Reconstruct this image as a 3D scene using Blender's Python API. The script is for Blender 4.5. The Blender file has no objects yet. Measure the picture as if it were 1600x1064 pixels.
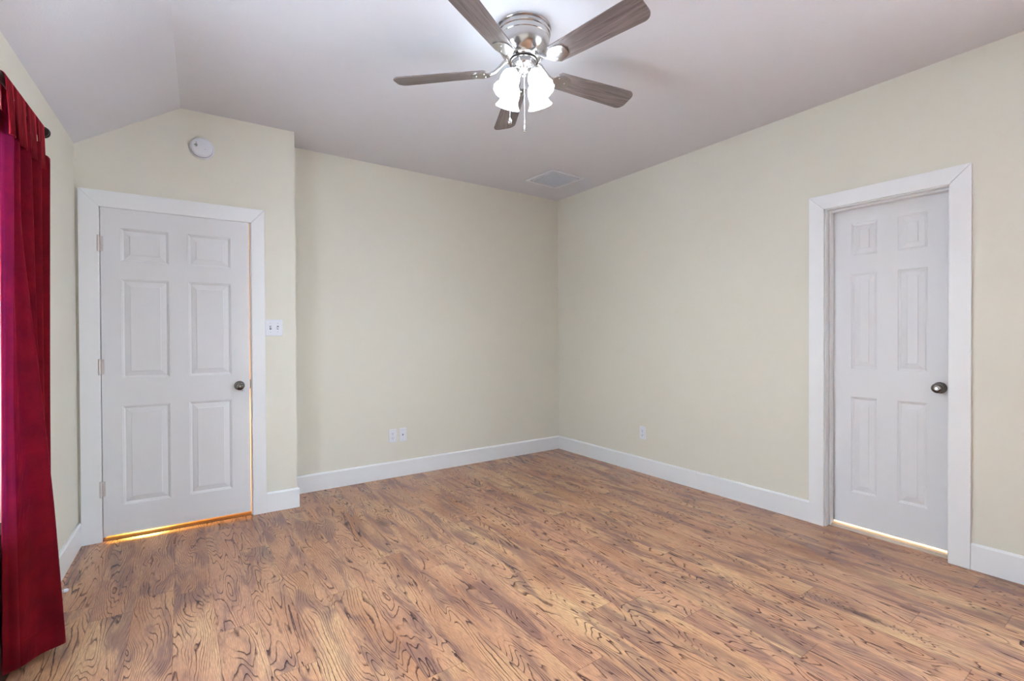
import bpy, bmesh, math, random
from mathutils import Vector, Matrix
PI = math.pi
random.seed(7)
scene = bpy.context.scene
col = scene.collection

# ------------------------------------------------------------------ camera
CAM = Vector((-3.3423, -3.9285, 1.21))
RT = Vector((0.8211, -0.5707, -0.0042)); UP = Vector((0.0081, 0.0044, 1.0)); FW = Vector((0.5707, 0.8211, -0.0082))
cd = bpy.data.cameras.new('camera'); cam = bpy.data.objects.new('camera', cd); col.objects.link(cam)
RT.normalize(); FW = (FW - RT * FW.dot(RT)).normalized(); UP = RT.cross(FW)
cam.matrix_world = Matrix(((RT.x, UP.x, -FW.x, CAM.x), (RT.y, UP.y, -FW.y, CAM.y), (RT.z, UP.z, -FW.z, CAM.z), (0, 0, 0, 1)))
cd.sensor_width = 36.0; cd.lens = 742.1 * 36.0 / 1600.0; cd.clip_start = 0.02; cd.clip_end = 200
scene.camera = cam

# ------------------------------------------------------------------ exposure, sky
vs = scene.view_settings
scene.display_settings.display_device = 'sRGB'
vs.view_transform = 'Standard'; vs.look = 'None'; vs.gamma = 1.0; vs.use_curve_mapping = False
vs.exposure = 0.47
SKY_STRENGTH = 17.5
SHADE_GLOW = 8.0
BULB_GLOW = 760.0
SUN_STRENGTH = 25.0
HALL_WATTS = 42.0
CLOSET_WATTS = 110.0
world = bpy.data.worlds.new('sky'); scene.world = world; world.use_nodes = True
wn = world.node_tree.nodes; wl = world.node_tree.links
for n in list(wn): wn.remove(n)
wo = wn.new('ShaderNodeOutputWorld'); wb = wn.new('ShaderNodeBackground')
tc = wn.new('ShaderNodeTexCoord'); sx = wn.new('ShaderNodeSeparateXYZ'); rp = wn.new('ShaderNodeValToRGB')
wl.new(tc.outputs['Generated'], sx.inputs[0]); wl.new(sx.outputs['Z'], rp.inputs['Fac'])
rp.color_ramp.elements[0].position = 0.0; rp.color_ramp.elements[0].color = (0.82, 0.92, 1.0, 1)
rp.color_ramp.elements[1].position = 0.8; rp.color_ramp.elements[1].color = (0.55, 0.74, 1.0, 1)
wl.new(rp.outputs[0], wb.inputs['Color']); wb.inputs['Strength'].default_value = SKY_STRENGTH
wl.new(wb.outputs[0], wo.inputs[0])

# high sun on the far side of the house: it lights the pale ground added outside, which bounces light up to the ceiling
sl = bpy.data.lights.new('sun', 'SUN'); sl.energy = SUN_STRENGTH; sl.color = (1.0, 0.98, 0.96); sl.angle = 0.01
sun = bpy.data.objects.new('sun', sl); col.objects.link(sun)
sun.rotation_euler = Vector((0.0, -0.55, -1.0)).to_track_quat('-Z', 'Y').to_euler()

# ------------------------------------------------------------------ room frame (metres)
H = 2.672                                   # flat ceiling
HL = 2.339                                  # left wall, under the slope
B = Vector((-0.9999, 0.0131, 0)).normalized()   # along the back wall, from the corner leftwards
D = Vector((-0.9992, 0.0406, 0)).normalized()   # along the entry-door wall
L = Vector((-0.0272, -0.9996, 0)).normalized()  # along the left wall, towards the camera
O = Vector((0, 0, 0))
J0 = Vector((-2.6661, 0.035, 0)); J1 = Vector((-2.6743, -0.2646, 0))
DL = J1 + D * 1.1734; K = J1 + D * 0.6655
REAR = -9.6                                 # y of the rear wall, behind the camera
WT = 0.12                                   # wall thickness

class Frame:
    """local axes: x along the wall, y out of the wall into the room, z up"""
    def __init__(s, p, d): s.p = p; s.a = math.atan2(d.y, d.x)
    def m(s): return Matrix.Translation(s.p) @ Matrix.Rotation(s.a, 4, 'Z')
F_BACK = Frame(O, B); F_DOOR = Frame(J1, D); F_LEFT = Frame(DL, L); F_RIGHT = Frame(O, Vector((0, 1, 0)))
F_ID = Frame(O, Vector((1, 0, 0)))

# ------------------------------------------------------------------ node helpers
class NT:
    def __init__(s, name):
        s.m = bpy.data.materials.new(name); s.m.use_nodes = True
        s.t = s.m.node_tree; s.b = s.t.nodes['Principled BSDF']; s.out = s.t.nodes['Material Output']
    def n(s, typ, **k):
        x = s.t.nodes.new(typ)
        for a, v in k.items(): setattr(x, a, v)
        return x
    def link(s, a, b): s.t.links.new(a, b)
    def put(s, sock, v):
        if isinstance(v, (int, float)): sock.default_value = v
        elif isinstance(v, (tuple, list)): sock.default_value = v
        else: s.link(v, sock)
    def math(s, op, a, b=0.0, c=0.0, clamp=False):
        x = s.n('ShaderNodeMath', operation=op); x.use_clamp = clamp
        s.put(x.inputs[0], a); s.put(x.inputs[1], b)
        if len(x.inputs) > 2: s.put(x.inputs[2], c)
        return x.outputs[0]
    def comb(s, x, y, z=0.0):
        c = s.n('ShaderNodeCombineXYZ'); s.put(c.inputs[0], x); s.put(c.inputs[1], y); s.put(c.inputs[2], z); return c.outputs[0]
    def noise(s, vec, scale, detail=2.0, rough=0.5, dist=0.0, out='Fac'):
        x = s.n('ShaderNodeTexNoise'); s.link(vec, x.inputs['Vector']); x.inputs['Scale'].default_value = scale
        x.inputs['Detail'].default_value = detail; x.inputs['Roughness'].default_value = rough; x.inputs['Distortion'].default_value = dist
        return x.outputs[out]
    def ramp(s, fac, stops, interp='LINEAR'):
        r = s.n('ShaderNodeValToRGB'); s.link(fac, r.inputs[0]); cr = r.color_ramp; cr.interpolation = interp
        while len(cr.elements) < len(stops): cr.elements.new(0.5)
        for e, (p, c) in zip(cr.elements, stops): e.position = p; e.color = (*c, 1) if len(c) == 3 else c
        return r.outputs[0]
    def mix(s, fac, a, b, mode='MIX'):
        x = s.n('ShaderNodeMix', data_type='RGBA', blend_type=mode)
        s.put(x.inputs[0], fac); s.put(x.inputs[6], a); s.put(x.inputs[7], b); return x.outputs[2]
    def bump(s, h, strength, dist):
        x = s.n('ShaderNodeBump'); x.inputs['Strength'].default_value = strength; x.inputs['Distance'].default_value = dist
        s.link(h, x.inputs['Height']); s.link(x.outputs[0], s.b.inputs['Normal'])
    def mapr(s, v, a, b, c, d, smooth=True):
        x = s.n('ShaderNodeMapRange', interpolation_type='SMOOTHSTEP' if smooth else 'LINEAR')
        s.put(x.inputs[0], v); x.inputs[1].default_value = a; x.inputs[2].default_value = b
        x.inputs[3].default_value = c; x.inputs[4].default_value = d; return x.outputs[0]

def lin(r, g, b):
    f = lambda c: (c / 255 / 12.92) if c / 255 <= 0.04045 else ((c / 255 + 0.055) / 1.055) ** 2.4
    return (f(r), f(g), f(b), 1.0)

def simple(name, c, rough=0.5, metal=0.0, spec=0.5, mottled=0.0, bump=None):
    t = NT(name); t.b.inputs['Roughness'].default_value = rough; t.b.inputs['Metallic'].default_value = metal
    t.b.inputs['Specular IOR Level'].default_value = spec
    g = t.n('ShaderNodeNewGeometry').outputs['Position']
    if mottled:
        f = t.noise(g, 9.0, 3.0)
        d = tuple(v * (1 - mottled) for v in c[:3]) + (1,)
        t.link(t.mix(f, d, c), t.b.inputs['Base Color'])
    else: t.b.inputs['Base Color'].default_value = c
    if bump: t.bump(t.noise(g, bump[0], 3.0, 0.6), bump[1], bump[2])
    return t.m

M = {}
M['wall'] = simple('cream_wall_paint', lin(227, 222, 208), 0.6, spec=0.25, mottled=0.03, bump=(190.0, 0.22, 0.0025))
M['ceiling'] = simple('grey_ceiling_paint', lin(224, 223, 227), 0.85, spec=0.15, mottled=0.03, bump=(120.0, 0.25, 0.003))
M['trim'] = simple('white_trim_paint', lin(240, 240, 240), 0.38, spec=0.4, mottled=0.015)
def door_paint():
    t = NT('white_door_paint'); t.b.inputs['Base Color'].default_value = lin(228, 227, 228)
    t.b.inputs['Roughness'].default_value = 0.42; t.b.inputs['Specular IOR Level'].default_value = 0.35
    p = t.n('ShaderNodeTexCoord').outputs['Object']; mp = t.n('ShaderNodeMapping'); t.link(p, mp.inputs[0]); mp.inputs['Scale'].default_value = (60, 60, 2.2)
    t.bump(t.noise(mp.outputs[0], 4.0, 3.0, 0.6, 0.4), 0.10, 0.002); return t.m
M['door'] = door_paint()
M['plastic'] = simple('white_plastic', lin(233, 233, 238), 0.35, mottled=0.01)
M['slot'] = simple('dark_slot', lin(30, 29, 33), 0.5)
M['nickel'] = simple('brushed_nickel', lin(205, 202, 200), 0.2, 1.0, mottled=0.04)
M['knob'] = simple('dark_pewter', lin(120, 114, 108), 0.22, 1.0, mottled=0.1)
M['bronze'] = simple('oil_rubbed_bronze', lin(44, 33, 28), 0.32, 0.6, mottled=0.2)
M['hinge'] = simple('satin_hinge_metal', lin(214, 206, 202), 0.4, 0.5, mottled=0.05)
M['vent_dark'] = simple('duct_shadow_metal', lin(96, 95, 102), 0.6)
M['bounce_ground'] = simple('pale_bounce_ground', lin(222, 224, 227), 0.9, mottled=0.1)
M['hall'] = simple('hall_wall_paint', lin(225, 215, 195), 0.8, mottled=0.02)

def blade_mat():
    t = NT('walnut_blade'); p = t.n('ShaderNodeTexCoord').outputs['Object']
    mp = t.n('ShaderNodeMapping'); t.link(p, mp.inputs[0]); mp.inputs['Scale'].default_value = (2.5, 40, 40)
    f = t.noise(mp.outputs[0], 2.0, 4.0, 0.6, 0.6)
    t.link(t.ramp(f, [(0.3, lin(92, 80, 78)[:3]), (0.7, lin(140, 128, 124)[:3])]), t.b.inputs['Base Color'])
    t.b.inputs['Roughness'].default_value = 0.35; return t.m
M['blade'] = blade_mat()

def shade_mat():
    t = NT('frosted_glowing_glass'); t.b.inputs['Base Color'].default_value = (0.95, 0.96, 1, 1); t.b.inputs['Roughness'].default_value = 0.4
    t.b.inputs['Emission Color'].default_value = (0.78, 0.90, 1.0, 1); t.b.inputs['Emission Strength'].default_value = SHADE_GLOW
    return t.m
M['shade'] = shade_mat()
def bulb_mat():
    t = NT('lit_bulb'); t.b.inputs['Emission Color'].default_value = (0.72, 0.87, 1.0, 1); t.b.inputs['Emission Strength'].default_value = BULB_GLOW
    return t.m
M['bulb'] = bulb_mat()

def velvet(name='crimson_velvet', thin=0.075, through=lin(235, 40, 165)):
    t = NT(name); g = t.n('ShaderNodeNewGeometry').outputs['Position']
    f = t.noise(g, 14.0, 4.0, 0.6)
    c = t.ramp(f, [(0.3, lin(78, 4, 11)[:3]), (0.7, lin(112, 11, 21)[:3])])
    t.link(c, t.b.inputs['Base Color']); t.b.inputs['Roughness'].default_value = 0.85; t.b.inputs['Specular IOR Level'].default_value = 0.1
    t.b.inputs['Sheen Weight'].default_value = 0.85; t.b.inputs['Sheen Roughness'].default_value = 0.28
    t.b.inputs['Sheen Tint'].default_value = lin(228, 62, 78)
    tr = t.n('ShaderNodeBsdfTranslucent'); tr.inputs['Color'].default_value = through
    mx = t.n('ShaderNodeMixShader'); mx.inputs[0].default_value = thin
    t.link(t.b.outputs[0], mx.inputs[1]); t.link(tr.outputs[0], mx.inputs[2]); t.link(mx.outputs[0], t.out.inputs[0])
    sp = t.n('ShaderNodeSeparateXYZ'); t.link(g, sp.inputs[0])
    st = t.math('MAXIMUM', t.mapr(t.math('ABSOLUTE', t.math('SUBTRACT', sp.outputs[2], 0.125)), 0.0, 0.006, 1.0, 0.0),
                t.mapr(t.math('ABSOLUTE', t.math('SUBTRACT', sp.outputs[2], 1.885)), 0.0, 0.006, 1.0, 0.0))
    mp = t.n('ShaderNodeMapping'); t.link(g, mp.inputs[0]); mp.inputs['Scale'].default_value = (1, 1, 0.22)
    soft = t.noise(mp.outputs[0], 26.0, 3.0, 0.5, 0.3)
    hgt = t.math('SUBTRACT', t.math('ADD', t.math('MULTIPLY', soft, 4.0), t.math('MULTIPLY', t.noise(g, 420.0, 2.0), 0.10)), t.math('MULTIPLY', st, 0.9))
    t.bump(hgt, 0.5, 0.004); return t.m
M['velvet'] = velvet()
M['velvet_edge'] = velvet('single_layer_velvet_edge', 0.15, lin(222, 110, 178))

def glass():
    t = NT('window_glass'); t.b.inputs['Base Color'].default_value = (1, 1, 1, 1); t.b.inputs['Roughness'].default_value = 0.0
    t.b.inputs['Transmission Weight'].default_value = 1.0; t.b.inputs['IOR'].default_value = 1.02
    t.n('ShaderNodeTexNoise'); return t.m
M['glass'] = glass()

PW, PLEN = 0.1485, 1.22
def floor_mat():
    t = NT('hickory_laminate'); pos = t.n('ShaderNodeNewGeometry').outputs['Position']
    s = t.n('ShaderNodeSeparateXYZ'); t.link(pos, s.inputs[0]); X, Y = s.outputs[0], s.outputs[1]
    rx = t.math('DIVIDE', t.math('ADD', X, 3.53 + PW * 40), PW); row = t.math('FLOOR', rx); fx = t.math('FRACT', rx)
    w1 = t.n('ShaderNodeTexWhiteNoise', noise_dimensions='1D'); t.link(row, w1.inputs['W'])
    ry = t.math('ADD', t.math('DIVIDE', t.math('ADD', Y, 40.0), PLEN), w1.outputs['Value']); cl = t.math('FLOOR', ry); fy = t.math('FRACT', ry)
    w2 = t.n('ShaderNodeTexWhiteNoise', noise_dimensions='2D'); t.link(t.comb(row, cl), w2.inputs['Vector'])
    rs = t.n('ShaderNodeSeparateColor'); t.link(w2.outputs['Color'], rs.inputs[0]); r1, r2, r3 = rs.outputs[0], rs.outputs[1], rs.outputs[2]
    qx = t.math('ADD', X, t.math('MULTIPLY', r1, 31.0)); qy = t.math('ADD', Y, t.math('MULTIPLY', r2, 57.0))
    # slow field whose level lines are the growth rings
    v1 = t.comb(t.math('MULTIPLY', qx, 9.0), t.math('MULTIPLY', qy, 1.45), r3)
    F = t.noise(v1, 1.0, 2.2, 0.42, 0.5)
    kn = t.n('ShaderNodeTexVoronoi', feature='F1', distance='EUCLIDEAN'); t.link(t.comb(t.math('MULTIPLY', qx, 4.2), t.math('MULTIPLY', qy, 1.15), 0.0), kn.inputs['Vector']); kn.inputs['Scale'].default_value = 1.0
    F = t.math('ADD', F, t.mapr(kn.outputs['Distance'], 0.0, 0.36, 0.38, 0.0))
    jag = t.noise(t.comb(t.math('MULTIPLY', qx, 60.0), t.math('MULTIPLY', qy, 26.0), r3), 1.0, 2.0, 0.55)
    straight = t.mapr(r3, 0.35, 0.9, 8.0, 85.0)
    ph = t.math('ADD', t.math('ADD', t.math('MULTIPLY', F, 20.0), t.math('MULTIPLY', qx, straight)), t.math('MULTIPLY', jag, 0.40))
    fr = t.math('FRACT', ph)
    ln = t.math('MAXIMUM', t.mapr(fr, 0.0, 0.27, 1.0, 0.0), t.mapr(fr, 0.94, 1.0, 0.0, 1.0))
    # line strength wanders
    vst = t.comb(t.math('MULTIPLY', qx, 14.0), t.math('MULTIPLY', qy, 4.0), 4.0)
    amp = t.mapr(t.noise(vst, 1.0, 2.0, 0.55), 0.34, 0.54, 0.15, 1.0)
    ln = t.math('MULTIPLY', ln, amp)
    # dark smoky patches drawn out along the plank
    vs_ = t.comb(t.math('MULTIPLY', qx, 11.0), t.math('MULTIPLY', qy, 2.3), 9.0)
    sm = t.mapr(t.noise(vs_, 1.0, 3.0, 0.6, 0.8), 0.44, 0.66, 0.0, 1.0)
    knot = t.mapr(t.math('ADD', kn.outputs['Distance'], t.math('MULTIPLY', jag, 0.16)), 0.08, 0.25, 1.0, 0.0)
    fine = t.noise(t.comb(t.math('MULTIPLY', X, 420.0), t.math('MULTIPLY', Y, 24.0), 2.0), 1.0, 3.0, 0.65)
    tone = t.noise(t.comb(t.math('MULTIPLY', qx, 5.0), t.math('MULTIPLY', qy, 1.4), 3.0), 1.0, 2.0, 0.5)
    base = t.ramp(tone, [(0.28, lin(174, 120, 86)[:3]), (0.5, lin(206, 153, 113)[:3]), (0.72, lin(230, 186, 136)[:3])])
    hue = t.mix(t.math('MULTIPLY', r2, 0.6), base, lin(200, 144, 116))
    c = t.mix(t.mapr(fine, 0.36, 0.66, 0.48, 0.0), hue, lin(128, 92, 76))
    c = t.mix(t.math('MULTIPLY', sm, 0.72), c, lin(124, 92, 84))
    dk = t.mix(sm, lin(74, 46, 40), lin(42, 30, 38))
    c = t.mix(t.math('MULTIPLY', ln, 0.95), c, dk)
    c = t.mix(t.math('MULTIPLY', knot, 0.7), c, lin(52, 38, 38))
    seam = t.math('MAXIMUM', t.math('MAXIMUM', t.mapr(fx, 0.0, 0.012, 1.0, 0.0), t.mapr(fx, 0.988, 1.0, 0.0, 1.0)),
                  t.math('MAXIMUM', t.mapr(fy, 0.0, 0.0022, 1.0, 0.0), t.mapr(fy, 0.9978, 1.0, 0.0, 1.0)))
    c = t.mix(t.math('MULTIPLY', seam, 0.45), c, lin(84, 56, 46))
    t.link(c, t.b.inputs['Base Color'])
    t.b.inputs['Roughness'].default_value = 0.20; t.b.inputs['Specular IOR Level'].default_value = 0.22
    h = t.math('SUBTRACT', t.math('MULTIPLY', fine, 0.4), t.math('ADD', t.math('MULTIPLY', ln, 0.6), t.math('MULTIPLY', seam, 1.2)))
    t.bump(h, 0.06, 0.001); return t.m
M['floor'] = floor_mat()
M['pale_threshold'] = simple('pale_threshold', lin(196, 176, 156), 0.35, mottled=0.1)  # pale so the glow below the right door stays white
M['threshold'] = simple('oak_threshold', lin(150, 104, 66), 0.35, mottled=0.25)

# ------------------------------------------------------------------ mesh helpers
class MB:
    def __init__(s): s.v = []; s.f = []
    def add(s, vs, fs):
        o = len(s.v); s.v += [tuple(v) for v in vs]; s.f += [tuple(i + o for i in f) for f in fs]; return s
    def box(s, a, b):
        x0, y0, z0 = (min(a[i], b[i]) for i in range(3)); x1, y1, z1 = (max(a[i], b[i]) for i in range(3))
        return s.add([(x0, y0, z0), (x1, y0, z0), (x1, y1, z0), (x0, y1, z0), (x0, y0, z1), (x1, y0, z1), (x1, y1, z1), (x0, y1, z1)],
                     [(0, 3, 2, 1), (4, 5, 6, 7), (0, 1, 5, 4), (1, 2, 6, 5), (2, 3, 7, 6), (3, 0, 4, 7)])
    def prism(s, pts, vec):
        """closed polygon pts (3-D) swept by vec"""
        n = len(pts); v = Vector(vec); A = [Vector(p) for p in pts]
        return s.add(A + [p + v for p in A], [tuple(range(n - 1, -1, -1)), tuple(range(n, 2 * n))] + [(i, (i + 1) % n, n + (i + 1) % n, n + i) for i in range(n)])
    def lathe(s, prof, mat=Matrix.Identity(4), seg=32, scallop=None):
        """prof: (r, h) along local z; mat places it"""
        vs = []; fs = []
        for k, (r, h) in enumerate(prof):
            for i in range(seg):
                a = 2 * PI * i / seg; rr = max(r, 1e-5)
                if scallop: rr *= 1 + scallop(k, a)
                vs.append(mat @ Vector((rr * math.cos(a), rr * math.sin(a), h)))
        for k in range(len(prof) - 1):
            for i in range(seg):
                j = (i + 1) % seg; fs.append((k * seg + i, k * seg + j, (k + 1) * seg + j, (k + 1) * seg + i))
        return s.add(vs, fs)
    def tube(s, path, r, seg=10, cap=True):
        P = [Vector(p) for p in path]; vs = []; fs = []; ref = None
        for k, p in enumerate(P):
            t = (P[min(k + 1, len(P) - 1)] - P[max(k - 1, 0)]).normalized()
            if ref is None: ref = t.orthogonal().normalized()
            ref = (ref - t * ref.dot(t)).normalized(); bi = t.cross(ref)
            rr = r[k] if isinstance(r, (list, tuple)) else r
            for i in range(seg):
                a = 2 * PI * i / seg; vs.append(p + (ref * math.cos(a) + bi * math.sin(a)) * rr)
        for k in range(len(P) - 1):
            for i in range(seg):
                j = (i + 1) % seg; fs.append((k * seg + i, k * seg + j, (k + 1) * seg + j, (k + 1) * seg + i))
        if cap: fs.append(tuple(range(seg - 1, -1, -1))); fs.append(tuple((len(P) - 1) * seg + i for i in range(seg)))
        return s.add(vs, fs)
    def build(s, name, mat, parent=None, smooth=False, bevel=0.0, ang=35, frame=None, loc=None, segs=2):
        me = bpy.data.meshes.new(name); me.from_pydata(s.v, [], s.f); me.update()
        bm = bmesh.new(); bm.from_mesh(me); bmesh.ops.remove_doubles(bm, verts=bm.verts, dist=1e-6); bmesh.ops.recalc_face_normals(bm, faces=bm.faces); bm.to_mesh(me); bm.free()
        o = bpy.data.objects.new(name, me); col.objects.link(o)
        for m_ in (mat if isinstance(mat, (list, tuple)) else [mat]): me.materials.append(m_)
        if smooth:
            for p in me.polygons: p.use_smooth = True
            me.set_sharp_from_angle(angle=math.radians(ang))
        if bevel:
            b = o.modifiers.new('bevel', 'BEVEL'); b.width = bevel; b.segments = segs; b.limit_method = 'ANGLE'; b.angle_limit = math.radians(40)
        if frame: o.matrix_world = frame.m() @ (Matrix.Translation(loc) if loc else Matrix.Identity(4))
        elif loc: o.location = loc
        if parent: o.parent = parent
        return o

def mark(o, label, cat, group=None, kind=None):
    o['label'] = label; o['category'] = cat
    if group: o['group'] = group
    if kind: o['kind'] = kind
    return o
def thing(name, label, cat, frame, loc=(0, 0, 0), group=None, kind=None):
    o = bpy.data.objects.new(name, None); col.objects.link(o); o.empty_display_size = 0.1
    o.matrix_world = frame.m() @ Matrix.Translation(loc)
    return mark(o, label, cat, group, kind)
def struct(o, label, cat): return mark(o, label, cat, None, 'structure')

# ------------------------------------------------------------------ room shell
XL, XR, YB = -4.25, 1.2, 1.3
struct(MB().box((XL, REAR - 0.2, -0.06), (XR, YB, 0.0)).build('floor', M['floor']), 'warm brown hickory-look laminate plank floor with dark grain', 'floor')
# flat ceiling: right of the ridge line
kf = K - D * 0; kn_ = K + L * 9.75; k0 = K - L * 0.12
struct(MB().prism([(k0.x, k0.y, H), (kn_.x, kn_.y, H), (0.12, REAR - 0.12, H), (0.12, 0.16, H), (J0.x - 0.1, 0.16, H), (J0.x - 0.1, k0.y, H)], (0, 0, 0.12)).build('ceiling', M['ceiling']), 'flat grey-white textured ceiling carrying the ceiling fan', 'ceiling')
dl2 = DL + D * 0.12; dln = DL + L * 9.75 + D * 0.12; zz = HL - 0.12 * (H - HL) / 0.508
k0 = K - L * 0.12; dl0 = dl2 - L * 0.12
struct(MB().prism([(k0.x, k0.y, H), (kn_.x, kn_.y, H), (dln.x, dln.y, zz), (dl0.x, dl0.y, zz)], (0, 0, 0.12)).build('ceiling_slope', M['ceiling']), 'sloping strip of ceiling dropping to the left wall above the curtain', 'ceiling')

struct(MB().box((-0.12, 0, 0), (2.70, -WT, H + 0.02)).build('wall_back', M['wall'], frame=F_BACK), 'cream back wall with two outlets, left of the far corner', 'wall')
# right wall, door opening u in 2.60 .. 3.18
QY0, QY1, QZ0, QZ1 = -4.30, -6.08, 0.25, 2.38
RO0, RO1, ROZ = 2.596, 3.180, 2.002; g = 0.01
m = MB(); m.box((0.12, 0, 0), (-RO0 + g, -WT, H + 0.02)); m.box((-RO1 - g, 0, 0), (QY0, -WT, H + 0.02)); m.box((QY1, 0, 0), (REAR - 0.12, -WT, H + 0.02)); m.box((QY0, 0, 0), (QY1, -WT, QZ0)); m.box((QY0, 0, QZ1), (QY1, -WT, H + 0.02)); m.box((-RO0 + g, 0, ROZ + g), (-RO1 - g, -WT, H + 0.02))
struct(m.build('wall_right', M['wall'], frame=F_RIGHT), 'cream right-hand wall around the recessed white door', 'wall')
# entry-door wall with sloping top; opening x in .283 .. 1.064
LO0, LO1, LOZ = 0.2858, 1.066, 1.996
def door_wall():
    m = MB(); t = -WT; LO0, LO1, LOZ = LO0_ - 0.012, LO1_ + 0.012, LOZ_ + 0.012; xr = 0.6655; xe = 1.1734 + 0.12
    m.prism([(0.0, 0, 0), (LO0, 0, 0), (LO0, 0, LOZ), (LO0, 0, H + 0.01), (0, 0, H + 0.01)], (0, t, 0))
    ztop = lambda x: H + 0.01 - max(0, x - xr) * (H - HL) / 0.508
    m.prism([(LO0, 0, LOZ), (LO1, 0, LOZ), (LO1, 0, ztop(LO1)), (xr, 0, H + 0.01), (LO0, 0, H + 0.01)], (0, t, 0))
    m.prism([(LO1, 0, 0), (xe, 0, 0), (xe, 0, ztop(xe)), (LO1, 0, ztop(LO1))], (0, t, 0))
    return m
LO0_, LO1_, LOZ_ = LO0, LO1, LOZ
struct(door_wall().build('wall_entry', M['wall'], frame=F_DOOR), 'cream wall holding the left door, with a sloped top', 'wall')
m = MB(); a = J1; b_ = J0 + Vector((0, 0.12, 0)); m.prism([(a.x, a.y, 0), (b_.x, b_.y, 0), (b_.x - WT, b_.y, 0), (a.x - WT, a.y + 0.005, 0)], (0, 0, H + 0.01))
struct(m.build('wall_return', M['wall']), 'short cream wall return between the entry wall and back wall', 'wall')
# left wall with a window opening
WS0, WS1, WZ0, WZ1 = 1.20, 1.95, 0.53, 2.03
LEN = 9.5
m = MB(); m.box((-0.12, 0, 0), (WS0, -WT, HL + 0.01)); m.box((WS1, 0, 0), (LEN, -WT, HL + 0.01)); m.box((WS0, 0, 0), (WS1, -WT, WZ0)); m.box((WS0, 0, WZ1), (WS1, -WT, HL + 0.01))
struct(m.build('wall_left', M['wall'], frame=F_LEFT), 'cream left wall beside the red curtain', 'wall')
# rear wall behind the camera: wide glazed opening
struct(MB().box((-4.35, REAR, 0), (0.12, REAR - WT, H + 0.02)).build('wall_rear', M['wall']), 'cream rear wall behind the camera', 'wall')

def portal(name, mat, sx_, sy_):
    l = bpy.data.lights.new(name, 'AREA'); l.shape = 'RECTANGLE'; l.size = sx_; l.size_y = sy_
    l.cycles.is_portal = True
    o = bpy.data.objects.new(name, l); col.objects.link(o); o.matrix_world = mat; return o
# portals only guide the sky's own light through the window openings
portal('sky_portal', F_RIGHT.m() @ Matrix.Translation(((QY0 + QY1) / 2, -0.06, (QZ0 + QZ1) / 2)) @ Matrix.Rotation(-PI / 2, 4, 'X'), QY0 - QY1, QZ1 - QZ0)
portal('sky_portal', F_LEFT.m() @ Matrix.Translation(((WS0 + WS1) / 2, -0.06, (WZ0 + WZ1) / 2)) @ Matrix.Rotation(-PI / 2, 4, 'X'), WS1 - WS0, WZ1 - WZ0)

# windows
def window(name, label, frame, x0, x1, z0, z1, depth, mull, sillmat=None):
    w = thing(name, label, 'window', frame, (0, 0, 0), kind='structure')
    fw = 0.045; m = MB(); y0, y1 = -depth - 0.05, -depth
    m.box((x0, y0, z0), (x0 + fw, y1, z1)); m.box((x1 - fw, y0, z0), (x1, y1, z1)); m.box((x0 + fw, y0, z1 - fw), (x1 - fw, y1, z1)); m.box((x0 + fw, y0, z0), (x1 - fw, y1, z0 + fw))
    for xm in mull: m.box((xm - 0.025, y0, z0 + fw), (xm + 0.025, y1, z1 - fw))
    o = m.build('window_frame', M['trim'], bevel=0.003); o.parent = w
    g = MB().box((x0 + fw, (y0 + y1) / 2 - 0.002, z0 + fw), (x1 - fw, (y0 + y1) / 2 + 0.002, z1 - fw)).build('window_pane', M['glass']); g.parent = w
    if sillmat:
        ap = MB().box((x0 - 0.02, 0.0005, 0.0), (x1 + 0.02, 0.0185, z0 - 0.03)).build('dark_panel', sillmat, bevel=0.002); ap.parent = w  # guessed dark panel filling the wall below the sill
        s_ = MB().box((x0 - 0.03, -depth, z0 - 0.03), (x1 + 0.03, 0.022, z0 + 0.001)).build('window_sill', sillmat, bevel=0.004); s_.parent = w
    return w
window('window_1', 'window behind the red curtain on the left wall, pale daylight outside', F_LEFT, WS0, WS1, WZ0, WZ1, 0.03, [], M['bronze'])
window('added_window_2', 'unseen window added in the right wall behind the camera for daylight', F_RIGHT, QY1, QY0, QZ0, QZ1, 0.03, [(QY0 + QY1) / 2])  # unseen window, added to bring daylight onto the left wall
struct(MB().box((-16, -22, -0.25), (12, REAR - 0.2, -0.12)).box((-16, REAR - 0.2, -0.25), (-4.4, 6, -0.12)).box((1.4, REAR - 0.2, -0.25), (12, 6, -0.12)).build('ground', M['bounce_ground']), 'unseen pale ground outside the windows, added to bounce light indoors', 'ground')  # added pale reflector that throws sunlight up to the ceiling

# ------------------------------------------------------------------ baseboards
BH, BT = 0.137, 0.016
def bb_profile(): return [(0, 0, 0), (0, BT, 0), (0, BT, BH - 0.010), (0, BT - 0.006, BH), (0, 0, BH)]
def baseboard(name, frame, x0, x1, label):
    m = MB(); m.prism([(x0, y, z) for _, y, z in bb_profile()], (x1 - x0, 0, 0))
    return struct(m.build(name, M['trim'], frame=frame, bevel=0.0015), label, 'baseboard')
baseboard('baseboard_back', F_BACK, 0.0, 2.667, 'white baseboard along the back wall')
baseboard('baseboard_right', F_RIGHT, -BT, -2.504, 'white baseboard between the far corner and the right door')
baseboard('baseboard_right', F_RIGHT, -3.272, REAR, 'white baseboard on the right of the right door, at the frame edge')
baseboard('baseboard_entry', F_DOOR, -BT * 0.9, 0.195, 'short white baseboard between the left door and the wall corner')
m = MB(); m.prism([(0, y, z) for _, y, z in bb_profile()], (0.28, 0, 0)); 
jr = Frame(J1, (J0 - J1).normalized()); m = MB(); m.prism([(0.0, -y, z) for _, y, z in bb_profile()], (0.282, 0, 0))
struct(m.build('baseboard_return', M['trim'], frame=jr, bevel=0.0015), 'white baseboard round the wall corner beside the left door', 'baseboard')
baseboard('baseboard_left', F_LEFT, BT, LEN, 'white baseboard along the left wall behind the curtain')

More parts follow.
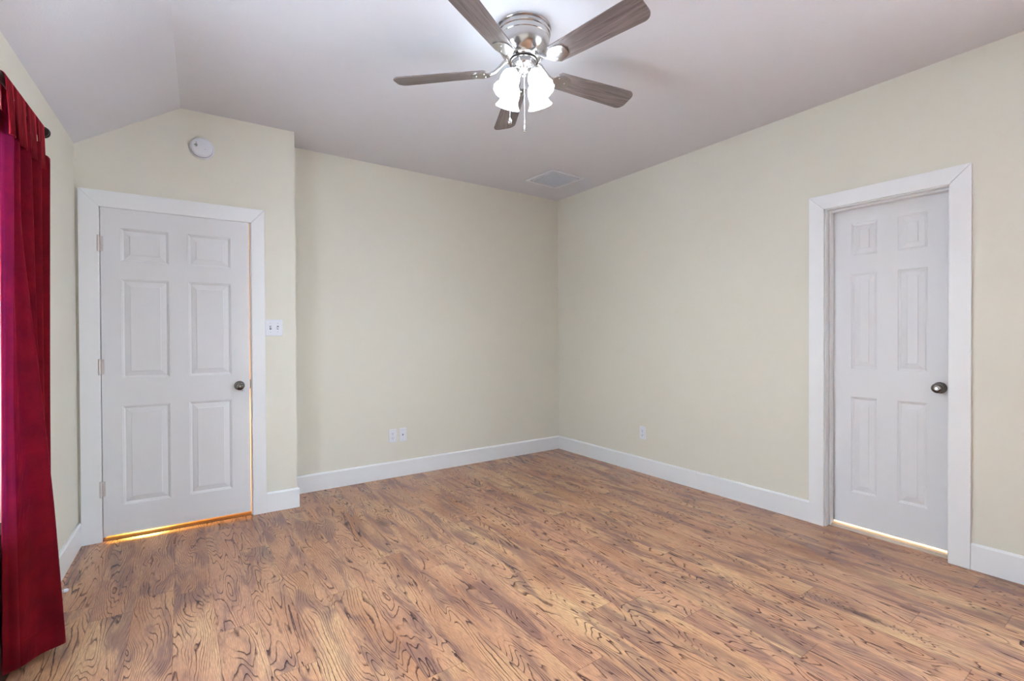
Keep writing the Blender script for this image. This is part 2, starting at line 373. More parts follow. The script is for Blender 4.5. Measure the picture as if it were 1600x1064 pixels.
# ------------------------------------------------------------------ six-panel doors
def panel_leaf(u0, u1, z0, z1, th, cols, rows):
    """front face at y=0 looking to +y, moulded panels; back at y=-th"""
    m = MB()
    xs = sorted({u0, u1, *[c for p in cols for c in p]}); zs = sorted({z0, z1, *[c for p in rows for c in p]})
    rects = [(a, b, c, d) for a, b in cols for c, d in rows]
    for i in range(len(xs) - 1):
        for j in range(len(zs) - 1):
            a, b, c, d = xs[i], xs[i + 1], zs[j], zs[j + 1]
            if (a, b, c, d) in rects: continue
            m.add([(a, 0, c), (b, 0, c), (b, 0, d), (a, 0, d)], [(0, 3, 2, 1)])
    prof = [(0, 0), (0.0015, -0.0035), (0.006, -0.0045), (0.011, -0.0085), (0.016, -0.0095), (0.0175, -0.0085), (0.042, -0.0035), (0.0425, -0.0008), (0.0445, 0.0)]
    for a, b, c, d in rects:
        rings = []
        for ins, y in prof: rings.append([(a + ins, y, c + ins), (b - ins, y, c + ins), (b - ins, y, d - ins), (a + ins, y, d - ins)])
        for r0, r1 in zip(rings, rings[1:]):
            for k in range(4):
                q = (k + 1) % 4; m.add([r0[k], r0[q], r1[q], r1[k]], [(0, 1, 2, 3)])
        m.add(rings[-1], [(0, 3, 2, 1)])
    m.add([(u0, -th, z0), (u1, -th, z0), (u1, -th, z1), (u0, -th, z1)], [(0, 1, 2, 3)])
    for p, q in (((u0, z0), (u1, z0)), ((u1, z0), (u1, z1)), ((u1, z1), (u0, z1)), ((u0, z1), (u0, z0))):
        m.add([(p[0], 0, p[1]), (q[0], 0, q[1]), (q[0], -th, q[1]), (p[0], -th, p[1])], [(0, 1, 2, 3)])
    return m

def casing(par, x0, x1, xi0, xi1, zo, zi, y=0.018):
    """two legs and a head with mitred joints; x0..x1 outer, xi0..xi1 inner"""
    g = 0.0007
    def bd(name, pts):
        o = MB().prism([(p[0], 0.0, p[1]) for p in pts], (0, y, 0)).build(name, M['trim'], bevel=0.0012); o.parent = par
    bd('casing_leg', [(x0, 0), (xi0, 0), (xi0, zi - g), (x0, zo - g)])
    bd('casing_leg', [(xi1, 0), (x1, 0), (x1, zo - g), (xi1, zi - g)])
    bd('casing_head', [(x0 + g, zo), (xi0 + g, zi), (xi1 - g, zi), (x1 - g, zo)])

def knob(par, x, y, z):
    o = bpy.data.objects.new('door_knob', None)
    R = Matrix.Translation((x, y, z)) @ Matrix.Rotation(-PI / 2, 4, 'X')
    m = MB().lathe([(0, 0), (0.031, 0), (0.0315, 0.003), (0.029, 0.007), (0.022, 0.010), (0.0125, 0.013), (0.0115, 0.026), (0.014, 0.030), (0.022, 0.035), (0.0262, 0.043), (0.0268, 0.050), (0.0245, 0.057), (0.019, 0.0615), (0.0125, 0.0628), (0.0118, 0.0610), (0, 0.0610)], R, 40)
    k = m.build('door_knob', M['knob'], smooth=True, ang=50); k.parent = par
    b = MB().lathe([(0, 0.0605), (0.0068, 0.0605), (0.0068, 0.066), (0.006, 0.067), (0, 0.067)], R, 20).build('lock_button', M['nickel'], smooth=True); b.parent = k
    return k

# left door: hinged on the left, latch edge shows a lit gap
d1 = thing('door_1', 'white six-panel door on the left, closed, warm light leaking under it', 'door', F_DOOR, kind='structure')
ROWS = [(0.203, 0.799), (0.967, 1.567), (1.672, 1.873)]
m = panel_leaf(0.2905, 1.061, 0.028, 1.9885, 0.035, [(0.398, 0.632), (0.733, 0.967)], ROWS)
o = m.build('door_leaf', M['door']); o.parent = d1; o.location.y = 0.006
casing(d1, 0.195, 1.1585, 0.277, 1.0645, 2.085, 1.9885)
# jamb lining: sides and head, thin boards on the opening's faces
jm = MB(); jm.box((LO0, 0.0, 0), (LO0 - 0.012, -WT, 1.996)); o = jm.build('door_jamb', M['trim']); o.parent = d1
jm = MB(); jm.box((LO1, 0.0, 0), (LO1 + 0.012, -WT, 1.996)); o = jm.build('door_jamb', M['trim']); o.parent = d1
jm = MB(); jm.box((LO0, 0.0, LOZ - 0.004), (LO1, -WT, LOZ + 0.012)); o = jm.build('door_jamb', M['trim']); o.parent = d1
o = MB().box((LO1 - 0.012, -0.032, 0), (LO1, -0.062, 1.99)).build('door_stop_moulding', M['trim']); o.parent = d1
o = MB().box((LO0 + 0.0005, 0.004, 0.865), (LO0 + 0.0035, -0.022, 0.925)).build('strike_plate', M['knob'], bevel=0.0005); o.parent = d1
knob(d1, 0.352, 0.006, 0.888)
for z in (0.314, 1.040, 1.772):
    m = MB(); m.tube([(1.068, 0.020, z - 0.048), (1.068, 0.020, z + 0.048)], 0.0062, 12)
    for k in range(1, 5): m.lathe([(0.0066, -0.0008), (0.0066, 0.0008)], Matrix.Translation((1.068, 0.020, z - 0.048 + k * 0.0192)), 12)
    m.box((1.048, 0.005, z - 0.045), (1.066, 0.0085, z + 0.045))
    h = m.build('door_hinge', M['hinge'], smooth=True); h.parent = d1
o = MB().prism([(LO0, 0.004, 0.0), (LO0, 0.004, 0.004), (LO0, -0.02, 0.011), (LO0, -0.075, 0.011), (LO0, -0.10, 0.004), (LO0, -0.10, 0.0)], (LO1 - LO0, 0, 0)).build('door_threshold', M['threshold']); o.parent = d1

# right door: set back in its jamb
d2 = thing('door_2', 'white six-panel door on the right, recessed in its frame', 'door', F_RIGHT, kind='structure')
LY = -0.088
ROWS2 = [(0.232, 0.826), (1.001, 1.590), (1.700, 1.901)]
m = panel_leaf(-3.177, -2.600, 0.027, 1.992, 0.032, [(-2.838, -2.704), (-3.072, -2.938)], ROWS2)
o = m.build('door_leaf', M['door']); o.parent = d2; o.location.y = LY
casing(d2, -3.2715, -2.504, -3.1855, -2.590, 2.0915, 2.004)
for xa, xb in ((-RO0, -RO0 + 0.01), (-RO1, -RO1 - 0.01)):
    sgn = -1 if xa > -3 else 1
    o = MB().box((xa, 0, 0), (xb, -WT, ROZ)).build('door_jamb', M['trim']); o.parent = d2
    o = MB().box((xa, -0.040, 0), (xa + sgn * 0.011, LY + 0.002, ROZ - 0.011)).build('door_stop_moulding', M['trim'], bevel=0.003); o.parent = d2
o = MB().box((-RO1, 0, ROZ - 0.003), (-RO0, -WT, ROZ + 0.01)).build('door_jamb', M['trim']); o.parent = d2
o = MB().box((-RO1, -0.040, ROZ - 0.003), (-RO0, LY + 0.002, ROZ - 0.014)).build('door_stop_moulding', M['trim'], bevel=0.003); o.parent = d2
knob(d2, -3.126, LY, 0.918)
o = MB().prism([(-RO1, -0.045, 0.0), (-RO1, -0.05, 0.006), (-RO1, -0.062, 0.011), (-RO1, -0.105, 0.011), (-RO1, -0.115, 0.004), (-RO1, -0.115, 0.0)], (RO1 - RO0, 0, 0)).build('door_threshold', M['pale_threshold']); o.parent = d2

# the rooms beyond the two doors (lit by their own lamps)
def beyond(name, frame, x0, x1, y0, y1, zt, label):
    m = MB(); w = 0.03
    m.box((x0 - w, y0, 0), (x0, y1, zt)); m.box((x1, y0, 0), (x1 + w, y1, zt)); m.box((x0 - w, y1 - w, 0), (x1 + w, y1, zt)); m.box((x0 - w, y0, zt), (x1 + w, y1, zt + w))
    return struct(m.build(name, M['hall'], frame=frame), label, 'wall')
beyond('wall_hall', F_DOOR, 0.135, 1.25, -WT, -1.35, 2.3, 'hall walls beyond the left door, seen only as a lit gap')
beyond('wall_closet', F_RIGHT, -3.40, -2.45, -WT, -1.1, 2.3, 'closet walls beyond the right door, seen only as a lit gap')
def bulb_lamp(name, frame, loc, watts, colr, r=0.06):
    l = bpy.data.lights.new(name, 'POINT'); l.energy = watts; l.color = colr; l.shadow_soft_size = r
    o = bpy.data.objects.new(name, l); col.objects.link(o); o.matrix_world = frame.m() @ Matrix.Translation(loc); return o
struct(MB().box((-3.395, -0.118, 0.0005), (-2.455, -1.06, 0.004)).build('added_floor_slab', M['pale_threshold'], frame=F_RIGHT), 'pale slab on the closet floor, added to whiten the glow under the right door', 'floor')  # added slab, keeps the light under the door from turning orange
bulb_lamp('hall_lamp', F_DOOR, (0.95, -1.0, 0.42), HALL_WATTS, (1.0, 0.50, 0.11), 0.12)
bulb_lamp('closet_lamp', F_RIGHT, (-2.9, -0.62, 1.5), CLOSET_WATTS, (1.0, 0.88, 0.80))

# ------------------------------------------------------------------ wall plates
def plate(name, label, cat, frame, x, z, w, h, group=None):
    t = thing(name, label, cat, frame, (x, 0, z), group)
    o = MB().box((-w / 2, 0, -h / 2), (w / 2, 0.0065, h / 2)).build('cover_plate', M['plastic'], bevel=0.003, segs=3); o.parent = t
    return t
def screw(t, x, z):
    R = Matrix.Translation((x, 0.0062, z)) @ Matrix.Rotation(-PI / 2, 4, 'X')
    o = MB().lathe([(0, 0), (0.0032, 0), (0.0028, 0.0012), (0, 0.0014)], R, 12).build('plate_screw', M['hinge'], smooth=True); o.parent = t
def duplex(label, frame, x, z):
    t = plate('wall_outlet', label, 'outlet', frame, x, z, 0.068, 0.114)
    for dz in (0.0195, -0.0195):
        pts = []
        for k in range(24):
            a = 2 * PI * k / 24; pts.append((max(-0.0165, min(0.0165, 0.0185 * math.cos(a))), 0.0062, dz + max(-0.0142, min(0.0142, 0.0175 * math.sin(a)))))
        r = MB().prism(pts, (0, 0.0022, 0)).build('receptacle', M['plastic'], bevel=0.0006); r.parent = t
        s_ = MB(); s_.box((-0.0078, 0.0083, dz - 0.001), (-0.0056, 0.0088, dz + 0.0075)); s_.box((0.0056, 0.0083, dz - 0.0005), (0.0078, 0.0088, dz + 0.0068))
        s_.lathe([(0, 0), (0.0028, 0), (0.0028, 0.0005), (0, 0.0005)], Matrix.Translation((0, 0.0083, dz - 0.0075)) @ Matrix.Rotation(-PI / 2, 4, 'X'), 12)
        q = s_.build('socket_slots', M['slot']); q.parent = r
    screw(t, 0, 0); return t
duplex('white double outlet on the back wall, left of the jack plate', F_BACK, 1.856, 0.358)
duplex('white double outlet low on the right wall', F_RIGHT, -1.143, 0.355)
t = plate('jack_plate', 'white cable jack plate just right of the back-wall outlet', 'jack plate', F_BACK, 1.765, 0.358, 0.066, 0.116)
R = Matrix.Translation((0, 0.006, 0.004)) @ Matrix.Rotation(-PI / 2, 4, 'X')
o = MB().box((-0.0085, 0.006, -0.009), (0.0085, 0.0075, 0.010)).build('jack_body', M['plastic'], bevel=0.001); o.parent = t
q = MB().box((-0.0065, 0.0073, 0.0005), (0.0065, 0.0079, 0.006)).box((-0.003, 0.0073, -0.007), (0.003, 0.0079, 0.0005)).build('jack_opening', M['slot']); q.parent = o
screw(t, 0, 0.042); screw(t, 0, -0.042)
t = plate('light_switch', 'white double switch plate right of the left door', 'light switch', F_DOOR, 0.139, 1.279, 0.110, 0.114)
for x, up in ((0.023, 1), (-0.023, -1)):
    c = MB().box((x - 0.0055, 0.006, -0.0125), (x + 0.0055, 0.0072, 0.0125)).build('switch_slot', M['slot'], bevel=0.0004); c.parent = t
    tg = MB().prism([(x - 0.0042, 0.0068, -0.0075), (x - 0.0042, 0.0068, 0.0075), (x - 0.0042, 0.0185, up * 0.0075 + 0.0025), (x - 0.0042, 0.0185, up * 0.0075 - 0.0035)], (0.0084, 0, 0)).build('toggle', M['plastic'], bevel=0.001); tg.parent = t
    screw(t, x, 0.030); screw(t, x, -0.030)

# smoke detector on the entry wall
t = thing('smoke_detector', 'round white smoke detector on the wall above the left door', 'smoke detector', F_DOOR, (0.552, 0, 2.437))
R = Matrix.Rotation(-PI / 2, 4, 'X')
MB().lathe([(0, 0), (0.069, 0), (0.070, 0.003), (0.068, 0.008), (0.060, 0.0095)], R, 48).build('mounting_plate', M['plastic'], t, smooth=True)
MB().lathe([(0.0570, 0.009), (0.0570, 0.0128), (0.0608, 0.0136), (0.0618, 0.018), (0.060, 0.026), (0.055, 0.033), (0.046, 0.0365), (0, 0.038)], R, 48).build('detector_cover', M['plastic'], t, smooth=True, ang=50)
MB().lathe([(0.0600, 0.0094), (0.0616, 0.0094), (0.0612, 0.0128), (0.0595, 0.0128)], R, 48).build('vent_gap', M['slot'], t)
gm = MB(); gm.lathe([(0, 0.0), (0.024, 0.0), (0.0245, 0.0025), (0.0225, 0.0038), (0, 0.0042)], Matrix.Translation((0.030, 0.0340, 0.012)) @ Matrix.Rotation(-0.08, 4, 'Z') @ R, 32)
g_ = gm.build('sounder_cover', M['plastic'], t, smooth=True)
gm = MB()
for i in range(-2, 3):
    for j in range(-2, 3):
        if abs(i) + abs(j) <= 2: gm.lathe([(0, 0), (0.0021, 0), (0.0021, 0.001), (0, 0.001)], Matrix.Translation((0.030 + i * 0.0048, 0.0377, 0.008 + j * 0.0048)) @ R, 8)
gm.build('sounder_grille', M['slot'], g_)
MB().lathe([(0, 0), (0.0022, 0), (0.0022, 0.001), (0, 0.0012)], Matrix.Translation((0.030, 0.0372, 0.026)) @ R, 10).build('indicator_light', M['slot'], t)
MB().lathe([(0, 0), (0.0018, 0), (0.0016, 0.001), (0, 0.0012)], Matrix.Translation((-0.018, 0.0376, -0.012)) @ R, 10).build('test_dot', M['vent_dark'], t)

# ceiling vent
F_VENT = Frame(Vector((-0.487, -0.530, H)), Vector((0.9988, 0.05, 0)))
t = thing('ceiling_vent', 'square white air vent in the ceiling near the far corner', 'air vent', F_VENT)
hw = 0.192; m = MB(); iw = 0.165; dz = -0.010
for a, b in (((-hw, -hw), (hw, -iw)), ((-hw, iw), (hw, hw)), ((-hw, -iw), (-iw, iw)), ((iw, -iw), (hw, iw))): m.box((a[0], a[1], dz), (b[0], b[1], 0))
m.build('vent_frame', M['plastic'], t, bevel=0.002)
m = MB(); iw2 = 0.150
for a, b in (((-iw2, -iw2), (iw2, -iw2 + .006)), ((-iw2, iw2 - .006), (iw2, iw2)), ((-iw2, -iw2), (-iw2 + .006, iw2)), ((iw2 - .006, -iw2), (iw2, iw2))): m.box((a[0], a[1], -0.0115), (b[0], b[1], -0.002))
m.build('inner_frame', M['plastic'], t)
m = MB(); N = 15
for k in range(N):
    x = -0.140 + 0.280 * k / (N - 1)
    m.prism([(x + 0.0012, -0.146, -0.0020), (x + 0.0004, -0.146, -0.0110), (x - 0.0012, -0.146, -0.0110), (x - 0.0004, -0.146, -0.0020)], (0, 0.292, 0))
m.build('louvres', M['plastic'], t)
MB().box((-iw, -iw, -0.0012), (iw, iw, -0.0002)).build('vent_backing', M['vent_dark'], t)

# ------------------------------------------------------------------ ceiling fan
FAN = Vector((-1.995, -2.097, H))
VAZ = math.radians(53.66)
fan = thing('ceiling_fan', 'brushed nickel ceiling fan with dark blades and four lit glass shades', 'ceiling fan', Frame(FAN, Vector((1, 0, 0))))
MB().lathe([(0.0, 0.0), (0.126, 0.0), (0.1305, -0.003), (0.1315, -0.009), (0.128, -0.013), (0.124, -0.015), (0.124, -0.020), (0.128, -0.022), (0.1295, -0.027), (0.1275, -0.033), (0.1235, -0.036), (0.1225, -0.046), (0.1240, -0.050), (0.1240, -0.055), (0.1215, -0.058),
            (0.1205, -0.072), (0.1185, -0.085), (0.114, -0.100), (0.107, -0.113), (0.098, -0.125), (0.090, -0.133), (0.085, -0.140), (0.083, -0.146), (0.072, -0.149), (0.060, -0.150), (0.0, -0.150)], Matrix.Identity(4), 64).build('motor_housing', M['nickel'], fan, smooth=True, ang=30)
MB().lathe([(0.0, -0.148), (0.064, -0.148), (0.0655, -0.152), (0.0645, -0.156), (0.0585, -0.158), (0.0575, -0.178), (0.052, -0.184), (0.036, -0.188), (0.030, -0.196), (0.022, -0.205), (0.012, -0.212), (0.009, -0.222), (0.0, -0.226)], Matrix.Identity(4), 48).build('light_fitter', M['nickel'], fan, smooth=True, ang=30)
MB().lathe([(0.0662, -0.1515), (0.0664, -0.1565), (0.0635, -0.1570)], Matrix.Identity(4), 48).build('fitter_band', M['bronze'], fan, smooth=True)

BR, BZ = 0.640, -0.196
for k in range(5):
    ang = math.radians(-7.3 + 72 * k)
    e = Matrix.Rotation(ang, 4, 'Z')
    # blade iron: stem from the motor, forked plate under the blade
    m = MB(); m.tube([(0.078, 0, -0.143), (0.095, 0, -0.150), (0.115, 0, -0.170), (0.140, 0, -0.190), (0.165, 0, -0.199)], [0.011, 0.010, 0.009, 0.009, 0.008], 10)
    pl = []
    for i in range(28):
        a = 2 * PI * i / 28; x = 0.205 + 0.052 * math.cos(a); y = 0.047 * math.sin(a) * (1 - 0.35 * math.cos(a) * -1) * (0.92 + 0.14 * math.cos(3 * a))
        pl.append((x, y, -0.0035))
    tilt = Matrix.Translation((0, 0, BZ)) @ Matrix.Rotation(math.radians(-13), 4, 'X')
    m2 = MB().prism(pl, (0, 0, -0.004)); m.add([tilt @ Vector(v) for v in m2.v], m2.f)
    it = m.build('blade_iron', M['nickel'], fan, smooth=True, ang=40); it.rotation_euler.z = ang
    for (sx2, sy2) in ((0.190, 0.022), (0.190, -0.022), (0.232, 0.0)):
        s2 = MB().lathe([(0, 0), (0.005, 0), (0.004, -0.0025), (0, -0.003)], tilt @ Matrix.Translation((sx2, sy2, -0.0073)), 12).build('blade_screw', M['nickel'], it, smooth=True)
    # blade outline with rounded tip corners
    out = []; r0, r1 = 0.178, BR; w0, w1 = 0.052, 0.066
    out += [(r0, -w0 + 0.012), (r0 + 0.012, -w0)]
    cr = 0.040
    for i in range(9):
        a = -PI / 2 + PI / 2 * i / 8; out.append((r1 - cr + cr * math.cos(a), -w1 + cr + cr * math.sin(a)))
    for i in range(9):
        a = PI / 2 * i / 8; out.append((r1 - cr + cr * math.cos(a), w1 - cr + cr * math.sin(a)))
    out += [(r0 + 0.012, w0), (r0, w0 - 0.012)]
    bm_ = MB().prism([(x, y, -0.003) for x, y in out], (0, 0, 0.006)); bm_.v = [tuple(tilt @ Vector(v)) for v in bm_.v]
    bl = bm_.build('fan_blade', M['blade'], fan, bevel=0.0015); bl.rotation_euler.z = ang

for k, az in enumerate((45, 135, 225, 315)):
    a = VAZ + math.radians(az); tl = math.radians(22)
    d = Vector((math.cos(a) * math.sin(tl), math.sin(a) * math.sin(tl), -math.cos(tl)))
    neck = Vector((math.cos(a) * 0.073, math.sin(a) * 0.073, -0.228))
    zax = d; xax = zax.orthogonal().normalized(); yax = zax.cross(xax)
    mt = Matrix(((xax.x, yax.x, zax.x, neck.x), (xax.y, yax.y, zax.y, neck.y), (xax.z, yax.z, zax.z, neck.z), (0, 0, 0, 1)))
    ar = MB().tube([(math.cos(a) * 0.020, math.sin(a) * 0.020, -0.186), (math.cos(a) * 0.050, math.sin(a) * 0.050, -0.190), (math.cos(a) * 0.066, math.sin(a) * 0.066, -0.204), tuple(neck - d * 0.006)], 0.0075, 10)
    ar.lathe([(0.0, -0.012), (0.016, -0.012), (0.0225, -0.004), (0.0235, 0.010), (0.021, 0.012)], mt, 24)
    ar.build('lamp_arm', M['nickel'], fan, smooth=True)
    prof = [(0.0205, 0.002), (0.028, 0.008), (0.0365, 0.018), (0.0415, 0.030), (0.0442, 0.044), (0.0448, 0.058), (0.0440, 0.071), (0.0452, 0.083), (0.0500, 0.095), (0.0560, 0.105), (0.0600, 0.112)]
    inner = [(r - 0.0025, h) for r, h in reversed(prof)]
    sc2 = lambda kk, an: (0.02 * math.cos(12 * an) * max(0.0, 1 - abs(kk - 10.5) / 5))
    sh = MB().lathe(prof + inner, mt, 72, sc2).build('lamp_shade', M['shade'], fan, smooth=True, ang=60)
    MB().lathe([(0.0, 0.008), (0.012, 0.010), (0.013, 0.024), (0.020, 0.040), (0.025, 0.056), (0.024, 0.068), (0.015, 0.079), (0.0, 0.082)], mt, 24).build('light_bulb', M['bulb'], sh, smooth=True)

lat = Vector((math.sin(VAZ), -math.cos(VAZ), 0)); fwd = Vector((math.cos(VAZ), math.sin(VAZ), 0))
def chain(off, z0, z1, kind):
    m = MB(); n = int((z0 - z1) / 0.0052)
    for i in range(n): 
        z = z0 - i * 0.0052
        m.lathe([(0, 0.0022), (0.0013, 0.0013), (0.0018, 0), (0.0013, -0.0013), (0, -0.0022)], Matrix.Translation((off.x, off.y, z)), 8)
    m.tube([(off.x, off.y, z0), (off.x, off.y, z1)], 0.0007, 6)
    c = m.build('pull_chain', M['nickel'], fan, smooth=True)
    if kind: pr = [(0, 0.014), (0.003, 0.012), (0.005, 0.006), (0.0065, -0.004), (0.0068, -0.010), (0.005, -0.0165), (0.002, -0.0185), (0, -0.019)]
    else: pr = [(0, 0.012), (0.0022, 0.010), (0.005, 0.002), (0.0095, -0.004), (0.0108, -0.011), (0.0085, -0.018), (0.004, -0.0215), (0, -0.0225)]
    MB().lathe(pr, Matrix.Translation((off.x, off.y, z1 - 0.008)), 20).build('chain_pendant', M['nickel'], c, smooth=True)
chain(lat * 0.003 + fwd * -0.012, -0.215, -0.468, True)
chain(lat * -0.066 + fwd * -0.01, -0.19, -0.424, False)

# ------------------------------------------------------------------ curtain, rod
ROD_O, ROD_Z = 0.075, 2.050
rod = thing('curtain_rod', 'dark bronze curtain rod with a ribbed ball end high on the left wall', 'curtain rod', F_LEFT, (1.06, ROD_O, ROD_Z))
MB().tube([(0, 0, 0), (1.10, 0, 0)], 0.0105, 16).build('rod_pole', M['bronze'], rod, smooth=True)
RX = Matrix.Rotation(-PI / 2, 4, 'Y')
fp = [(0, 0.0), (0.0105, 0.0), (0.0135, 0.003), (0.0115, 0.007)]
for i in range(13):
    a = PI * i / 12; fp.append((0.021 * math.sin(a) ** 0.8 * (1 + 0.05 * math.cos(i * PI)) + 0.001, 0.030 - 0.023 * math.cos(a)))
fp.append((0, 0.054))
MB().lathe(fp, RX, 28).build('rod_finial', M['bronze'], rod, smooth=True, ang=25)
for xs_ in (0.14, 1.0):
    m = MB(); m.box((xs_ - 0.012, -ROD_O, -0.045), (xs_ + 0.012, -ROD_O + 0.006, 0.02)); m.tube([(xs_, -ROD_O + 0.004, -0.016), (xs_, -0.01, -0.016), (xs_, 0.004, -0.0145)], 0.006, 10)
    m.build('rod_bracket', M['bronze'], rod, smooth=True)

cur = thing('red_curtain', 'gathered crimson velvet curtain hanging on the left wall by tabs', 'curtain', F_LEFT, (1.25, 0.09, 0.0))
inv = Matrix.Translation((-1.25, -0.09, 0.0))
ZT, ZB = 1.955, 0.030
# fold lines: for each, (z, s, off) keys from the top to the hem
KEYS = [
    [(1.97, 1.052, 0.030), (1.0, 1.062, 0.030), (0.03, 1.075, 0.030)],      # far edge, by the wall
    [(1.97, 1.065, 0.075), (1.0, 1.066, 0.070), (0.03, 1.080, 0.070)],
    [(1.97, 1.085, 0.104), (1.0, 1.082, 0.095), (0.03, 1.090, 0.094)],      # fold
    [(1.97, 1.115, 0.098), (1.0, 1.100, 0.088), (0.03, 1.105, 0.085)],
    [(1.97, 1.150, 0.040), (1.0, 1.120, 0.035), (0.03, 1.115, 0.040)],      # valley
    [(1.97, 1.190, 0.085), (1.0, 1.160, 0.085), (0.03, 1.130, 0.085)],
    [(1.97, 1.205, 0.103), (1.0, 1.185, 0.098), (0.03, 1.145, 0.100)],      # fold
    [(1.97, 1.225, 0.098), (1.0, 1.200, 0.090), (0.03, 1.150, 0.090)],
    [(1.97, 1.250, 0.045), (1.0, 1.220, 0.040), (0.03, 1.155, 0.045)],      # valley
    [(1.97, 1.290, 0.080), (1.0, 1.255, 0.085), (0.03, 1.165, 0.090)],
    [(1.97, 1.305, 0.096), (1.2, 1.290, 0.103), (0.6, 1.22, 0.108), (0.03, 1.175, 0.108)],   # fold
    [(1.97, 1.325, 0.092), (1.2, 1.300, 0.096), (0.6, 1.235, 0.098), (0.03, 1.180, 0.095)],
    [(1.97, 1.355, 0.050), (1.2, 1.320, 0.050), (0.6, 1.245, 0.055), (0.03, 1.180, 0.060)],  # valley
    [(1.97, 1.400, 0.074), (1.6, 1.400, 0.074), (1.0, 1.330, 0.096), (0.6, 1.252, 0.112), (0.03, 1.182, 0.132)],
    [(1.97, 1.420, 0.092), (1.6, 1.420, 0.092), (1.0, 1.350, 0.119), (0.6, 1.270, 0.134), (0.03, 1.200, 0.152)],   # front fold
    [(1.97, 1.432, 0.093), (1.6, 1.434, 0.092), (1.0, 1.372, 0.128), (0.6, 1.296, 0.140), (0.03, 1.224, 0.153)],
    [(1.97, 1.444, 0.080), (1.6, 1.446, 0.076), (1.0, 1.408, 0.086), (0.6, 1.330, 0.094), (0.03, 1.258, 0.098)],
    [(1.97, 1.462, 0.090), (1.0, 1.462, 0.080), (0.03, 1.318, 0.056)],      # crease of the leading hem
    [(1.97, 1.480, 0.074), (1.0, 1.474, 0.063), (0.03, 1.330, 0.030)],
    [(1.97, 1.500, 0.066), (1.0, 1.492, 0.062), (0.03, 1.342, 0.016)],      # leading edge
]
def key_at(ks, z):
    if z >= ks[0][0]: return ks[0][1:]
    for a, b in zip(ks, ks[1:]):
        if z >= b[0]:
            t = (a[0] - z) / (a[0] - b[0])
            return tuple(p + (q - p) * t for p, q in zip(a[1:], b[1:]))
    return ks[-1][1:]
def catmull(P, n):
    out = []
    for i in range(len(P) - 1):
        p0 = P[max(i - 1, 0)]; p1 = P[i]; p2 = P[i + 1]; p3 = P[min(i + 2, len(P) - 1)]
        for k in range(n):
            t = k / n
            out.append(tuple(0.5 * (2 * b + (c - a) * t + (2 * a - 5 * b + 4 * c - d) * t * t + (3 * b - a - 3 * c + d) * t ** 3) for a, b, c, d in zip(p0, p1, p2, p3)))
    out.append(P[-1]); return out
NZ, SUB = 64, 6
def cloth(z0, z1, nz, thick=0.004, sag=0.0, dy=0.0, i0=0, i1=None):
    rows = []
    for j in range(nz + 1):
        z = z1 + (z0 - z1) * j / nz
        rows.append([Vector((s, o + dy, z)) for s, o in catmull([key_at(k, z) for k in KEYS], SUB)][i0:i1])
    # smooth along z so the keys do not kink
    for _ in range(10):
        new = [r[:] for r in rows]
        for j in range(1, nz):
            for i in range(len(rows[0])):
                v = (rows[j - 1][i] + rows[j][i] * 2 + rows[j + 1][i]) / 4; v.z = rows[j][i].z; new[j][i] = v
        rows = new
    return rows
def cloth_mesh(rows, name, thick, parent):
    nx = len(rows[0]); vs = []; fs = []
    for j, r in enumerate(rows):
        for i, v in enumerate(r):
            vs.append(inv @ v)
    n = len(rows)
    for j in range(n - 1):
        for i in range(nx - 1): fs.append((j * nx + i, j * nx + i + 1, (j + 1) * nx + i + 1, (j + 1) * nx + i))
    o = MB().add(vs, fs).build(name, [M['velvet'], M['velvet_edge']], parent, smooth=True, ang=80)
    for k, p in enumerate(o.data.polygons):
        if k % (nx - 1) >= nx - 1 - 2 * SUB: p.material_index = 1      # the leading edge is one layer thick
    sd = o.modifiers.new('thickness', 'SOLIDIFY'); sd.thickness = thick; sd.offset = 0
    return o
rows = cloth(ZB, ZT, NZ)
for j, r in enumerate(rows):           # top hem dips between tabs and towards the free end
    for i, v in enumerate(r):
        u = i / (len(r) - 1)
        k = max(0.0, 1 - (ZT - v.z) / 0.35)
        v.z -= k * (0.040 * max(0, 1 - u * 3.2) + 0.010 * (1 - math.cos(u * 6 * 2 * PI)) / 2)
        # hem end of a slightly uneven drop
        v.z += (1 - k) * 0.006 * math.sin(u * 9) * max(0, 1 - v.z)
cloth_mesh(rows, 'curtain_panel', 0.0035, cur)
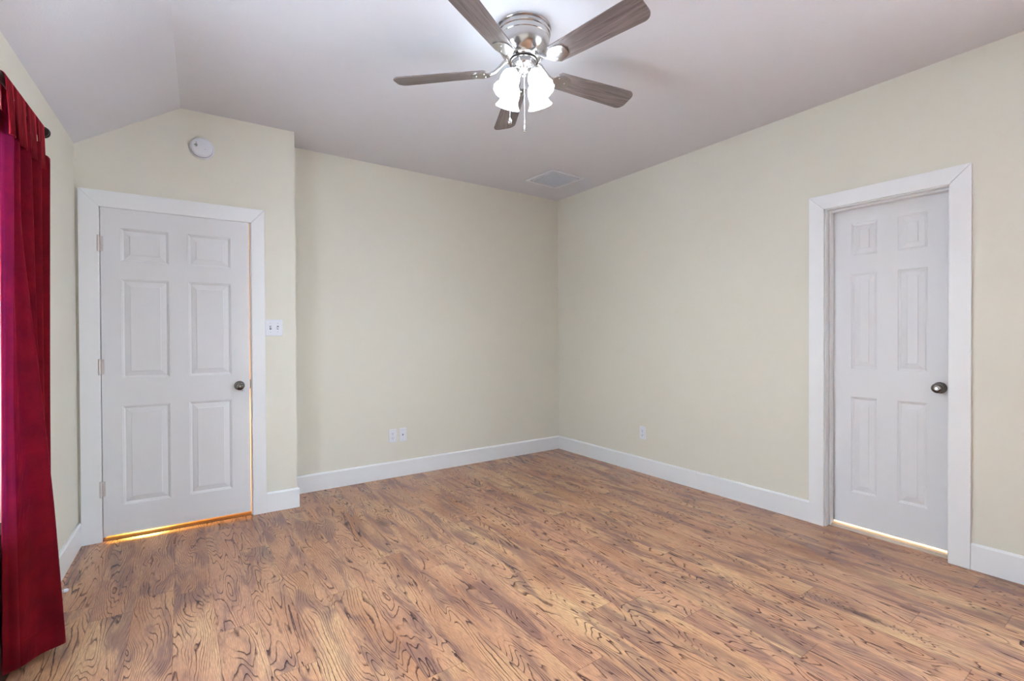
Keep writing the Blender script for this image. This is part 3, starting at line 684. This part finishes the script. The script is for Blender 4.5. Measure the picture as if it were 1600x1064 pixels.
# stitched header and bottom hem: narrow bands doubled onto the panel
def band(za, zb, name):
    rr = []
    for j in range(len(rows)):
        if za <= rows[j][0].z + 0.0 <= zb or False: rr.append(rows[j])
    return rr
# tabs looping over the rod
def tab(s, w, name='curtain_tab'):
    prof = []
    top_z = ZT - 0.065
    for i in range(5): prof.append((0.018 - 0.0045 * i / 4, top_z - 0.012 + (ROD_Z - top_z + 0.012) * i / 4))
    for i in range(1, 8):
        a = PI * i / 8; prof.append((0.0135 * math.cos(a), ROD_Z + 0.0135 * math.sin(a)))
    for i in range(5): prof.append((-0.0135 - 0.004 * i / 4, ROD_Z - (ROD_Z - top_z + 0.012) * i / 4))
    vs = []; fs = []; NW = 4
    for (o, z) in prof:
        for k in range(NW + 1):
            tw = (k / NW - 0.5); low = max(0, (ROD_Z - z) / 0.16)
            vs.append(inv @ Vector((s + tw * w, ROD_O + o + low * (0.006 * math.sin(k * 2.1)), z)))
    for j in range(len(prof) - 1):
        for k in range(NW): q = NW + 1; fs.append((j * q + k, j * q + k + 1, (j + 1) * q + k + 1, (j + 1) * q + k))
    ob = MB().add(vs, fs).build(name, M['velvet'], cur, smooth=True, ang=80)
    sd = ob.modifiers.new('thickness', 'SOLIDIFY'); sd.thickness = 0.003; sd.offset = 1
    return ob
for s_, w_ in ((1.145, 0.105), (1.262, 0.11), (1.395, 0.12), (1.50, 0.07)): tab(s_, w_)

# spring door stop on the left baseboard, half behind the curtain
t = thing('door_stop', 'small white spring door stop low on the left baseboard beside the curtain', 'door stop', F_LEFT, (0.76, BT, 0.055))
RY = Matrix.Rotation(-PI / 2, 4, 'X')
hel = [(0.0052 * math.cos(i * 0.7), 0.004 + i * 0.0005, 0.0052 * math.sin(i * 0.7)) for i in range(110)]
MB().tube(hel, 0.0012, 6).build('spring', M['hinge'], t, smooth=True)
MB().lathe([(0, 0), (0.010, 0), (0.010, 0.003), (0.006, 0.006), (0, 0.006)], RY, 16).build('mount', M['hinge'], t, smooth=True)
MB().lathe([(0.0, 0.056), (0.0075, 0.057), (0.0082, 0.066), (0.006, 0.072), (0, 0.073)], RY, 16).build('rubber_tip', M['plastic'], t, smooth=True)
